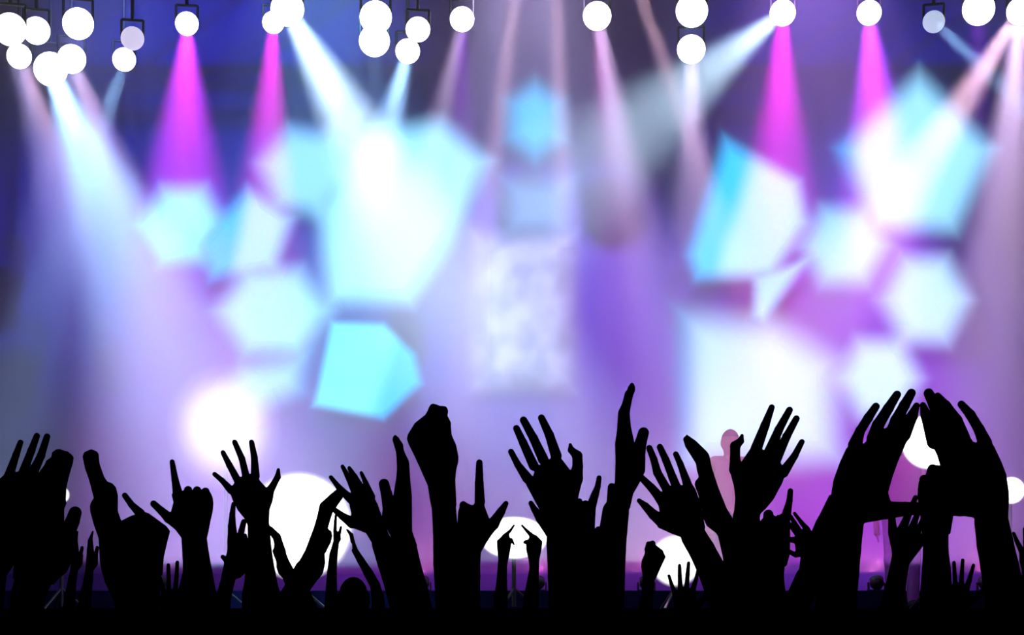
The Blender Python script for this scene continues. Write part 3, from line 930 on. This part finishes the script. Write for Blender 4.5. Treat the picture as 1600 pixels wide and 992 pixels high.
person('person with an open tilted hand, four fingers slanting left, beside the side-on hand', (-0.05, 3.88), [dict(d=4.0,
    fore=[(598, 850, 17), (608, 880, 18), (620, 915, 19), (632, 960, 20), (640, 992, 21)],
    polys=[([(548, 780), (560, 766), (574, 770), (583, 774), (590, 787), (597.5, 809), (608, 835), (602, 858), (584, 853), (572, 833), (562, 829), (546, 823), (540, 813), (548.5, 808), (549, 802), (546, 790)], 0.017)],
    fingers=[[(517, 745.5, 3.4, .01), (529.4, 761.3, 4.8, .006), (543, 775, 6.4), (555, 786, 8)], [(535.2, 728.8, 3.3, .015), (542.4, 742.4, 4.3, .01), (555.5, 768, 7)], [(545.8, 731, 3.2, .018), (554, 745, 5, .01), (566, 769, 7.5)],
             [(564.5, 738.6, 2.9, .015), (571.4, 754, 4.1, .008), (580, 776, 6.5)], [(521, 795, 4.2, -.01), (535, 806.5, 6, -.01), (550, 816.5, 9)]])])

person('person with a tall hand seen edge-on and a stubby upright thumb, left of the fist', (-0.25, 2.70), [dict(d=2.85,
    fore=[(630, 850, 20), (639, 889, 20), (649, 925, 20.5), (656, 960, 21), (662, 992, 22)],
    polys=[([(614.3, 689), (616, 683), (619.4, 680.7), (623.7, 687), (628.8, 692), (629.5, 702), (638.2, 719), (640.4, 752.6), (642.6, 773), (643, 829), (651, 852), (630, 865), (612, 840), (600, 815), (598, 808), (600, 788), (615, 779.4), (620, 749.7), (623, 723.5), (620, 707.6)], 0.032, 0, 0.012)],
    fingers=[[(600, 756, 8.2, -.01), (604, 772, 8.8, -.01), (609, 797, 11)], [(619.5, 687, 5, -.02), (624, 705, 5, -.02), (630, 750, 9, -.02)], [(624, 695, 4.5, .022), (627, 710, 6, .022), (631, 750, 9, .02)]])])

person('person with one high clenched fist and one hand pointing index up with thumb out', (-0.09, 3.05), [
    dict(d=3.1, fore=[(693, 785, 19), (696, 830, 19.5), (699, 880, 22), (702, 930, 22), (705, 992, 23)],
    polys=[([(669.8, 640), (673, 634), (677, 632), (684, 634), (687, 635.5), (696.5, 636.3), (700, 639.5), (698.6, 649), (704.4, 660), (702, 671.5), (712.4, 694.5), (716, 712), (715.6, 721), (712.4, 733.6), (711, 749.5), (712, 769), (713, 790), (675, 794.8), (672.5, 783), (669, 760), (657.4, 733.6), (648.5, 714), (639, 695), (636.5, 687), (638, 680), (643, 672), (648.6, 662.6), (668, 647.5)], 0.032, 0, 0.016)],
    fingers=[[(677, 640, 7, .02), (665, 665, 9, .03), (668, 690, 8, .03)], [(692, 643, 7, .015), (684, 670, 9, .032), (684, 695, 8, .03)], [(698, 660, 6, .01), (698, 690, 9, .03)], [(650, 671, 7, .02), (655, 695, 8, .03)], [(643, 683, 6, -.01), (652, 698, 8, -.02), (668, 712, 10, -.02)]]),
    dict(d=3.3, fore=[(731, 868, 19.5), (731, 900, 19.5), (730, 932, 20), (729, 992, 22)],
    polys=[([(716, 799), (719, 789), (724, 785), (730, 786), (738, 790), (745, 784), (755, 784), (759, 796), (764.8, 811), (775, 815), (772, 830), (760, 848), (751.5, 863), (750.6, 880), (713, 880), (713, 840)], 0.024, 0, 0.018)],
    fingers=[[(749, 722.5, 5.1, .01), (748.8, 754.8, 6.9, .005), (749.7, 784, 8.3)], [(724, 789, 6.3, .012), (725, 808, 7.5, .025)], [(736, 795, 6.5, .014), (736, 812, 7.5, .026)], [(790.5, 786.5, 4.2), (783, 799, 6.6), (770.6, 818.5, 9.5), (752, 835, 12)]])])

person('far person pointing both forefingers inward above the bright oval lamp', (0.016, 8.86), [
    dict(d=9.0, fore=[(785, 880, 7.2), (784, 910, 8.5), (782.5, 935, 11), (782, 992, 12)],
    polys=[([(776, 845), (788, 834), (795.5, 835), (797, 842), (799, 848), (798, 856.7), (794.6, 873.5), (792, 885), (778, 885), (778.3, 873), (777, 859)], 0.028, 0, 0.016)],
    fingers=[[(803, 820.8, 1.8), (797.3, 829, 2.3), (788, 838, 4)], [(799, 842, 2.2), (803, 850.5, 1.7)]]),
    dict(d=9.0, fore=[(835, 885, 7.5), (833, 905, 9), (830, 935, 12), (828, 992, 13)],
    polys=[([(827, 839), (830, 834), (838, 836), (847.8, 846), (846, 859), (843, 873.5), (842, 888), (827.5, 888), (825.6, 873.5), (822, 859), (822, 850)], 0.028, 0, 0.016)],
    fingers=[[(815.6, 820.8, 1.9), (822, 828, 2.4), (831, 837, 4)], [(820.5, 847, 3.1), (829, 846, 4.5)]])])

person('person with an open hand, fingers fanned left and a hooked thumb, in mid picture', (0.37, 2.96), [dict(d=3.1,
    fore=[(878, 808, 23), (880, 850, 26), (884, 900, 28), (886, 940, 29), (888, 992, 30)],
    polys=[([(820, 744), (833, 744), (837, 730), (848, 724), (858, 718), (868, 708), (880, 720), (892, 736), (900, 740), (910, 742), (911, 747), (904, 775), (900, 800), (892, 815), (858, 815), (845, 800), (830, 772), (822, 757)], 0.017)],
    fingers=[[(798.4, 705.5, 4.7, .015), (809, 725.8, 5.6, .01), (824, 747, 8.3)], [(807, 669.3, 5.5, .02), (817.7, 692.4, 6.6, .01), (834, 728, 7.8)], [(818, 656.3, 5.9, .02), (833.7, 685, 7.1, .01), (849, 718, 8.3)], [(846, 652.8, 5.7, .02), (858.4, 679.4, 7.1, .01), (869, 712, 8.8)],
             [(891, 694.5, 2.6, -.01), (892.5, 703, 5.4, -.012), (902, 712, 8, -.012), (902.7, 729, 8.3, -.006), (899, 748, 12)]])])

person('person behind the fanned hand showing a horn sign, little finger up', (0.20, 3.61), [dict(d=3.75,
    fore=[(900, 855, 29), (902, 890, 29), (903, 935, 28.5), (905, 992, 30)],
    polys=[([(833, 801), (850, 796), (880, 790), (900, 785), (911, 786), (921, 787), (931, 790), (930, 810), (929, 830), (925, 860), (871, 860), (847, 822)], 0.026, 0, 0.018)],
    fingers=[[(829.5, 786, 4), (835, 795.5, 5.2), (845, 810, 8), (865, 830, 14)], [(936, 746.3, 4.1, .01), (933.9, 760.6, 4.8, .008), (929.5, 773, 6.2), (924, 790, 7.8)], [(905.5, 783, 4.7, .01), (906, 798, 7, .025)], [(915, 786.5, 5.2, .01), (915, 800, 7, .025)]])])

person('person with the highest raised hand, seen edge-on with a long bent tip', (0.32, 2.65), [dict(d=2.8,
    fore=[(962, 800, 21), (958, 830, 22), (955, 860, 23), (952, 900, 24.5), (948, 992, 27)],
    polys=[([(981.5, 606), (983, 602), (985.6, 600), (989, 602), (991, 607), (991, 613), (985.6, 626), (982, 643.7), (984.6, 668.4), (991, 699), (1005.6, 703), (1007, 716), (1006.6, 738), (998, 755.5), (988, 773), (983, 796), (942, 812), (955, 780), (961.7, 752), (962.6, 720), (962, 690), (965, 671), (967, 640.8), (976, 622), (976.6, 613), (980, 611)], 0.032, 0, 0.012)],
    fingers=[[(1005.5, 676, 8.6, -.01), (1001, 692, 9.2, -.01), (996, 714, 12)], [(986, 606, 5, .01), (983, 620, 5.5, .01), (975, 650, 8, .012), (974, 700, 10, .01)], [(980, 615, 4, -.02), (976, 645, 7.5, -.02), (974, 700, 10, -.02)]])])

person('person whose upright finger and thumb bump peek beside the tallest arm', (0.06, 3.42), [dict(d=3.56,
    fore=[(945, 865, 22), (943, 905, 23), (942, 940, 24), (940, 992, 26)],
    polys=[([(928, 830), (945, 826), (962, 824), (965, 860), (960, 880), (925, 870)], 0.024, 0, 0.018)],
    fingers=[[(956, 761, 6.6, .005), (955, 785, 7.2), (953, 815, 8.5), (950, 840, 10)], [(936, 830, 8, .01), (938, 848, 10, .015)]])])

person('person with an open hand tilted left, palm wide, right of the tallest arm', (0.50, 3.26), [dict(d=3.4,
    fore=[(1084, 838, 20), (1097, 860, 20.5), (1112, 890, 22), (1128, 930, 24), (1150, 992, 26)],
    polys=[([(1031, 770), (1036, 767), (1048, 759), (1060, 758), (1070, 758), (1079, 753), (1087, 765), (1094, 785), (1098, 805), (1102, 824), (1085, 848), (1064, 839), (1050, 834), (1028, 824), (1025, 810), (1031.5, 803), (1029, 790), (1023, 780)], 0.017)],
    fingers=[[(1014.6, 700, 5.1, .018), (1021.6, 717.7, 5.8, .012), (1027, 738, 6.6, .006), (1041, 763, 7.2)], [(1031, 698.3, 5.1, .018), (1040.5, 719, 6, .012), (1051, 746, 6.6, .006), (1058, 763, 7.3)], [(1056, 709.5, 4.6, .018), (1063, 725, 5.2, .012), (1072.6, 752, 6.7, .003), (1076, 765, 8)],
             [(1001, 745, 5.2, .012), (1018, 762, 6.5, .006), (1030, 776, 8)], [(998.5, 782, 3.6, -.01), (1008.7, 791, 6.1, -.01), (1021, 804, 8), (1036, 815, 11)]])])

person('person with a drooping bent hand seen side-on, thumb knuckle at left', (0.68, 3.74), [dict(d=3.88,
    fore=[(1138, 832, 17), (1150, 870, 20), (1155, 930, 23), (1158, 992, 25)],
    polys=[([(1071.3, 680.3), (1085.5, 690), (1103, 707), (1106.4, 712), (1111, 733.6), (1121, 763.7), (1133.4, 794.8), (1141, 807), (1152, 830), (1144, 850), (1134, 853), (1120.5, 832), (1106, 821), (1098, 803), (1099, 784), (1090, 765.5), (1087, 755.7), (1088, 750.4), (1093.5, 744), (1090.5, 733.6), (1089, 723), (1072, 696), (1068.6, 684)], 0.034, 0, 0.012)],
    fingers=[[(1073, 686, 4.5, -.02), (1089, 704, 8, -.024), (1101, 730, 10, -.022)], [(1073, 686, 4.5, .02), (1089, 704, 8, .024), (1101, 730, 10, .022)], [(1094, 755, 7, -.032), (1106, 790, 11, -.025)]])])

person('person with a large open hand, fingers fanned right before the white panel', (0.82, 2.86), [dict(d=3.0,
    fore=[(1166, 808, 21), (1167, 850, 24), (1168, 900, 26), (1168, 992, 28)],
    polys=[([(1158, 722), (1173, 700), (1190, 702), (1205, 708), (1216, 718), (1228, 737), (1222, 755), (1208, 781), (1198, 793), (1188, 803), (1182, 830), (1146, 830), (1147.5, 794), (1149, 778), (1147, 760), (1140, 733), (1142, 722), (1150, 718)], 0.017)],
    fingers=[[(1205.8, 636.3, 4.9, .02), (1195.5, 664.4, 7.1, .01), (1182, 700, 9)], [(1233.6, 640.6, 5.5, .02), (1216.8, 671.5, 6.9, .01), (1201, 708, 8.4)], [(1244.3, 654, 5.4, .02), (1229, 682, 6.6, .01), (1213, 717, 8.3)], [(1252.8, 690.3, 4.6, .015), (1241.6, 712, 5.7, .008), (1224, 738, 8.5)],
             [(1159.5, 680, 2.6, -.01), (1157, 689, 5.6, -.012), (1148.7, 697, 8, -.012), (1148.5, 716, 8, -.006), (1150, 733, 11)]])])

person('person half hidden behind the large fanned hand, slim finger straight up', (0.76, 3.97), [dict(d=4.1,
    fore=[(1200, 870, 27), (1198, 900, 26.5), (1200, 935, 28), (1202, 992, 30)],
    polys=[([(1190, 812), (1197, 804), (1206, 804), (1214, 808), (1222, 806), (1233, 808), (1234, 830), (1233.5, 866), (1228, 885), (1172, 880), (1176, 830)], 0.026, 0, 0.018)],
    fingers=[[(1235, 767, 4.5, .01), (1233.7, 782, 5, .008), (1229.5, 800, 6.8), (1226, 818, 8)], [(1200.6, 804, 8, .012), (1201, 822, 9, .026)], [(1217, 809, 5.2, .012), (1217, 824, 7, .026)], [(1221, 805, 2.8), (1223, 818, 5)]])])

person('person with a raised narrow hand half hidden behind the outer hand of the triangle', (0.86, 4.28), [dict(d=4.4,
    fore=[(1273, 885, 19), (1262, 905, 20), (1247, 940, 21), (1225, 992, 23)],
    polys=[([(1298, 772), (1303, 776), (1299, 790), (1294, 802), (1306, 800), (1312, 840), (1300, 875), (1285, 898), (1258, 872), (1268, 835), (1276.5, 814), (1284.5, 799.7)], 0.032, 0, 0.014)],
    fingers=[[(1299, 777, 3.5, -.02), (1289, 800, 5, -.02), (1284, 830, 12, -.015)], [(1299, 777, 3.5, .02), (1289, 800, 5, .02), (1284, 830, 12, .015)]])])

person('person with a small open hand reaching sideways below the slim upright finger', (0.84, 5.0), [dict(d=5.1,
    fore=[(1263, 862, 11), (1259, 895, 11), (1252, 950, 12), (1248, 992, 13)],
    polys=[([(1245, 830), (1262, 824), (1269, 830), (1275, 842), (1274, 868), (1256, 870), (1243, 866), (1243, 857), (1242, 850), (1242, 842)], 0.018)],
    fingers=[[(1241.5, 802, 2.7, .01), (1252, 816, 3.4, .006), (1261, 827, 5)], [(1230, 800, 2.6, .01), (1236, 808, 3.2, .008), (1248, 827, 4.2)], [(1225, 809, 2.6, .01), (1234, 819.5, 3.3, .008), (1246, 835, 4.4)], [(1224, 842, 3.2, .01), (1233, 843, 4, .008), (1246, 844, 6)], [(1226, 860, 2.8), (1234.5, 862.6, 3.7), (1243.4, 867, 4.2), (1256, 862, 8)]])])

person('person joining both large hands fingertip to fingertip into a triangle', (0.55, 2.26), [
    dict(d=2.4, fore=[(1323, 820, 26), (1316, 858, 29), (1311, 895, 31), (1307, 930, 32), (1305, 992, 34)],
    polys=[([(1323, 700), (1334, 692), (1348, 694), (1358, 686), (1376, 672), (1388, 667), (1402, 664), (1424, 668), (1421, 683), (1415, 693), (1404, 717.4), (1394, 745), (1387, 770), (1391, 784), (1390, 808), (1373, 812.7), (1351.5, 817), (1335, 828), (1298, 818), (1297.4, 789), (1299, 773), (1303, 749), (1312.7, 722)], 0.018)],
    fingers=[[(1368.5, 635, 6.2, .015), (1356.5, 653, 7.4, .01), (1344, 673, 7.6), (1336, 695, 11)], [(1401.5, 616.5, 6.5, .02), (1388, 638, 8.2, .012), (1372, 664, 9.4), (1364, 685, 10)], [(1424, 614, 7, .02), (1413, 633.5, 8.4, .012), (1400, 657, 9), (1392, 680, 10)], [(1432, 633.8, 5.2, .0), (1425.5, 649.7, 8.6), (1411, 678, 12.5)],
             [(1440, 794, 9.5, -.012), (1415, 795, 11, -.012), (1385, 797, 14, -.006), (1362, 795, 20)]]),
    dict(d=2.4, fore=[(1549, 815, 26), (1555, 850, 28), (1562, 885, 29), (1570, 930, 31), (1578, 992, 33)],
    polys=[([(1440, 652), (1446, 667), (1452.7, 686), (1465, 710.5), (1470, 727), (1475, 760), (1484, 800), (1492, 802), (1497, 804.7), (1519.4, 808), (1540, 815), (1574, 808), (1575.5, 781), (1575, 768), (1571, 741), (1563, 720.6), (1552, 697.4), (1543.4, 686), (1532, 688), (1525, 692), (1519, 690), (1510, 676), (1498, 660), (1480, 652), (1460, 648)], 0.018)],
    fingers=[[(1442, 633, 5), (1447, 648, 8.6), (1460, 690, 12)], [(1451, 614.5, 7.9, .015), (1460.6, 632, 10, .01), (1478, 668, 12)], [(1465, 618.5, 5.5, .02), (1477, 634.5, 9, .012), (1493, 658, 11, .004), (1504, 684, 11.5)], [(1502, 631.6, 6, .015), (1516.3, 648, 7.8, .01), (1530, 671, 8.4), (1539, 692, 11)],
             [(1452, 795, 10, -.012), (1475, 793, 12, -.012), (1500, 790, 17)]])])

person('person with a knuckled fist inside the triangle of hands', (1.00, 3.20), [dict(d=3.35,
    fore=[(1462, 832, 19.5), (1462, 860, 19.5), (1463, 890, 22), (1463, 930, 25), (1463, 992, 27)],
    polys=[([(1469, 728), (1456.5, 727), (1451, 732), (1449, 741), (1441, 745), (1438, 752), (1437, 760), (1436, 775), (1440, 800), (1443, 835), (1482, 835), (1488, 800), (1490, 760), (1484, 735)], 0.03, 0, 0.018)],
    fingers=[[(1457, 732.5, 7.6, .01), (1462, 752, 10, .025)], [(1444, 749, 7.5, .005), (1455, 768, 10, .025)], [(1440.5, 764, 6.5, 0), (1452, 785, 10, .022)], [(1439, 776, 5, -.005), (1452, 795, 9, .015)]])])

person('person with an open hand seen below the level thumbs of the triangle', (1.28, 4.48), [dict(d=4.6,
    fore=[(1407, 876, 14.5), (1403, 896, 14.5), (1398.5, 920, 16), (1394, 948, 18), (1388, 992, 20)],
    polys=[([(1388.5, 820), (1399, 829), (1403, 831), (1414, 827), (1424, 825), (1436, 829), (1442, 837), (1442, 853), (1432, 866), (1421, 881), (1393, 881), (1394, 866), (1393, 857), (1388, 834)], 0.018)],
    fingers=[[(1394, 800, 4.5, -.01), (1393.5, 810, 5.6, -.008), (1395, 828, 7)], [(1430.5, 777.3, 4.1, .015), (1421, 800, 5.2, .008), (1408, 830, 7.6)], [(1441, 784, 3.8, .015), (1433, 804, 4.5, .008), (1423.5, 829, 6.2)], [(1449, 796, 3.5, .015), (1441.5, 812, 3.8, .008), (1432, 835, 5.5)]])])

person('small far person with an open hand low between fist and outer forearm of the triangle', (1.60, 5.88), [dict(d=6.0,
    fore=[(1492, 962, 11), (1492, 975, 11.5), (1492, 992, 12)],
    polys=[([(1479, 917), (1490, 912), (1500, 910), (1513, 914), (1516, 930), (1520, 942), (1508, 955), (1502, 965), (1484, 965), (1480, 945)], 0.018)],
    fingers=[[(1472.7, 894.8, 2.6), (1480, 915, 4)], [(1490.6, 879, 2.9), (1492, 901.5, 3.5), (1492.6, 916, 4.2)], [(1504.4, 875, 2.8), (1503, 895, 3.5), (1502, 914, 4.2)], [(1521, 883, 2.8), (1514.3, 906.7, 4), (1510, 920, 5)], [(1534.8, 921, 2.7), (1526.5, 932.7, 4), (1514, 942, 6)]])])

person('far person at the picture edge beyond the triangle, two slim fingers showing', (2.04, 6.22), [dict(d=6.35,
    fore=[(1607, 893, 10), (1606, 930, 11), (1606, 960, 12), (1606, 992, 12)],
    polys=[([(1593, 864), (1600, 857), (1616, 857), (1621, 885), (1612, 905), (1599, 897), (1593, 877)], 0.018)],
    fingers=[[(1583.8, 833, 2.8), (1589, 846, 3.6), (1598, 864, 5)], [(1601, 826, 2.9), (1602, 846, 3.5), (1604, 864, 4.5)], [(1614, 829, 2.8), (1612, 862, 4.5)]])])

person('far person with a small clenched fist left of a small spread hand', (0.29, 5.78), [dict(d=5.9,
    fore=[(1014, 898, 10), (1012.5, 915, 9.4), (1010.5, 935, 9.9), (1008, 958, 12), (1006, 992, 13)],
    polys=[([(1009.8, 848), (1014.7, 846), (1019.5, 844.3), (1023.5, 846.6), (1024, 851.5), (1035.6, 860), (1036.5, 864), (1040, 870), (1033, 884.5), (1024, 905), (1004, 905), (1004, 897), (1001.8, 884.5), (1002.6, 876.5), (1008.7, 862.7), (1007, 858), (1009, 852)], 0.03, 0, 0.018)],
    fingers=[[(1013, 849, 3.4), (1013, 868, 6, .02)], [(1020, 848, 3.6), (1022, 868, 6, .02)], [(1033, 866, 5), (1027, 880, 6, .02)]])])

person('far person with a small spread hand low between the fist and the crossing forearm', (0.74, 5.88), [dict(d=6.0,
    fore=[(1070, 963, 12), (1069, 975, 12), (1068, 992, 12)],
    polys=[([(1051, 924), (1059, 921), (1068, 917), (1077, 919), (1087, 920), (1087, 932), (1090, 939), (1096, 948), (1086, 958), (1080, 968), (1058, 968), (1052, 945)], 0.018)],
    fingers=[[(1045.3, 899.3, 2.6), (1049, 912, 3), (1054.5, 927, 4.2)], [(1061.8, 883.3, 2.8), (1062.2, 899, 3.3), (1063, 920, 4.2)], [(1076, 879.3, 2.8), (1074.4, 897.4, 3.4), (1072.7, 920, 4.2)], [(1091, 888.5, 2.6), (1088, 904, 3.2), (1082, 923, 5)], [(1105, 925, 2.8), (1099.4, 936, 4), (1089, 947, 7)]])])

person('far person with two slim fingers showing between two thick forearms', (-1.0, 5.88), [dict(d=6.0,
    fore=[(270, 962, 11), (270, 975, 11.5), (270, 992, 12)],
    polys=[([(253, 924), (264, 921), (274, 920), (284, 922), (289, 945), (285, 965), (258, 968), (252, 950)], 0.018)],
    fingers=[[(263, 882.5, 3), (263.5, 900, 3.3), (264, 924, 3.9)], [(277, 878.5, 3), (276, 900, 3.5), (273.5, 924, 4.2)], [(247, 893, 2.8), (250, 904, 3.2), (257, 928, 4.5)], [(290, 888, 2.7), (287, 900, 3.1), (281.5, 927, 4.4)], [(243, 925, 2.8), (255, 945, 6)]])])

person('far person clapping, two slim side-on hands apart, behind the thick thumb', (-2.08, 8.36), [
    dict(d=8.5, fore=[(116.5, 888, 6), (113, 905, 6.6), (110, 929, 8.4), (107, 955, 10), (104, 992, 12)],
    polys=[([(115, 842), (120, 842), (122.6, 863), (129, 866), (128, 880.6), (122.6, 890), (111, 890), (112, 880), (113, 861)], 0.03, 0, 0.016)],
    fingers=[[(121, 830.5, 1.7), (118.5, 842, 3), (117.4, 858, 5)], [(128.3, 855.5, 2.7), (126, 866, 3.2)]]),
    dict(d=8.5, fore=[(140, 888, 6.3), (138, 905, 7.2), (134, 929, 9), (131, 955, 11), (128, 992, 12)],
    polys=[([(138.5, 842), (143.5, 842), (146, 862), (152, 866), (152, 882), (146, 890), (134.5, 890), (136, 870)], 0.03, 0, 0.016)],
    fingers=[[(145, 830.5, 1.7), (141.5, 842, 3), (140.3, 859.7, 5)], [(152, 855.5, 3), (150, 866, 3.4)]])])

person('far person whose round dark head shows between two thin raised arms', (-1.019, 11.5), [
    dict(d=11.62, fore=[(525, 848, 5), (521, 867, 6.6), (518.5, 895, 7.6), (518, 915, 8.6), (517.5, 948, 10.5), (517, 992, 12)],
    polys=[([(521, 829), (526, 829), (532, 833), (532.7, 843), (527, 852), (521, 848)], 0.028, 0, 0.014)],
    fingers=[[(525, 803, 1.9), (524, 815, 2.4), (523.4, 830, 3)], [(532.7, 823.5, 2), (530.5, 833, 2.6)]]),
    dict(d=11.62, fore=[(554.5, 860, 5), (564, 876, 6), (576, 896, 7.5), (586, 914, 8), (590, 932, 9.5), (592, 955, 11), (593, 992, 12)],
    polys=[([(547, 834), (551, 833), (553, 843.7), (559, 858), (551, 860), (550, 845)], 0.028, 0, 0.014)],
    fingers=[[(542.6, 828, 1.9), (548.8, 835.5, 3), (551, 846, 3.4)]])], zs=1.575)


# ------------------------------------------------------------------ performers on the deck
def performer(px, D, label, shirt_col, trouser_col, turn):
    x = (px - CX) * D / F
    me = mesh_from('person', [CORE, LOWL, LOWR])
    o = link('person', me, material('warm_skin', srgb(190, 120, 112), 0.6, 0.2))
    o.location = (x, D, 1.74)
    o.rotation_euler = (0, 0, math.pi + turn)
    o.scale = (1.04, 1.04, 1.04)
    tag(o, label, 'person', 'performers on stage')
    mh = material('auburn_hair', srgb(110, 55, 70), 0.8, 0.1, bump=0.4, scale=90)
    ms, mt = material('performer_top', shirt_col, 0.9, 0.1), material('performer_trousers', trouser_col, 0.9, 0.1)
    for nm, m_, mm in (('shirt', SHIRT, ms), ('trousers', TROUSERS, mt), ('shoe', SHOE, M_shoe), ('shoe', SHOE2, M_shoe), ('hair', HAIR, mh)):
        c = bpy.data.objects.new(nm, m_)
        COL.objects.link(c); c.parent = o
        c.material_slots[0].link = 'OBJECT'; c.material_slots[0].material = mm


performer(1140, 16.95, 'performer in pink on stage between the drooping hand and the large fanned hand', srgb(190, 115, 150), srgb(140, 100, 160), 0.3)
performer(1410, 16.95, 'performer in rose on stage seen through the triangle of hands', srgb(185, 85, 130), srgb(140, 95, 160), -0.2)
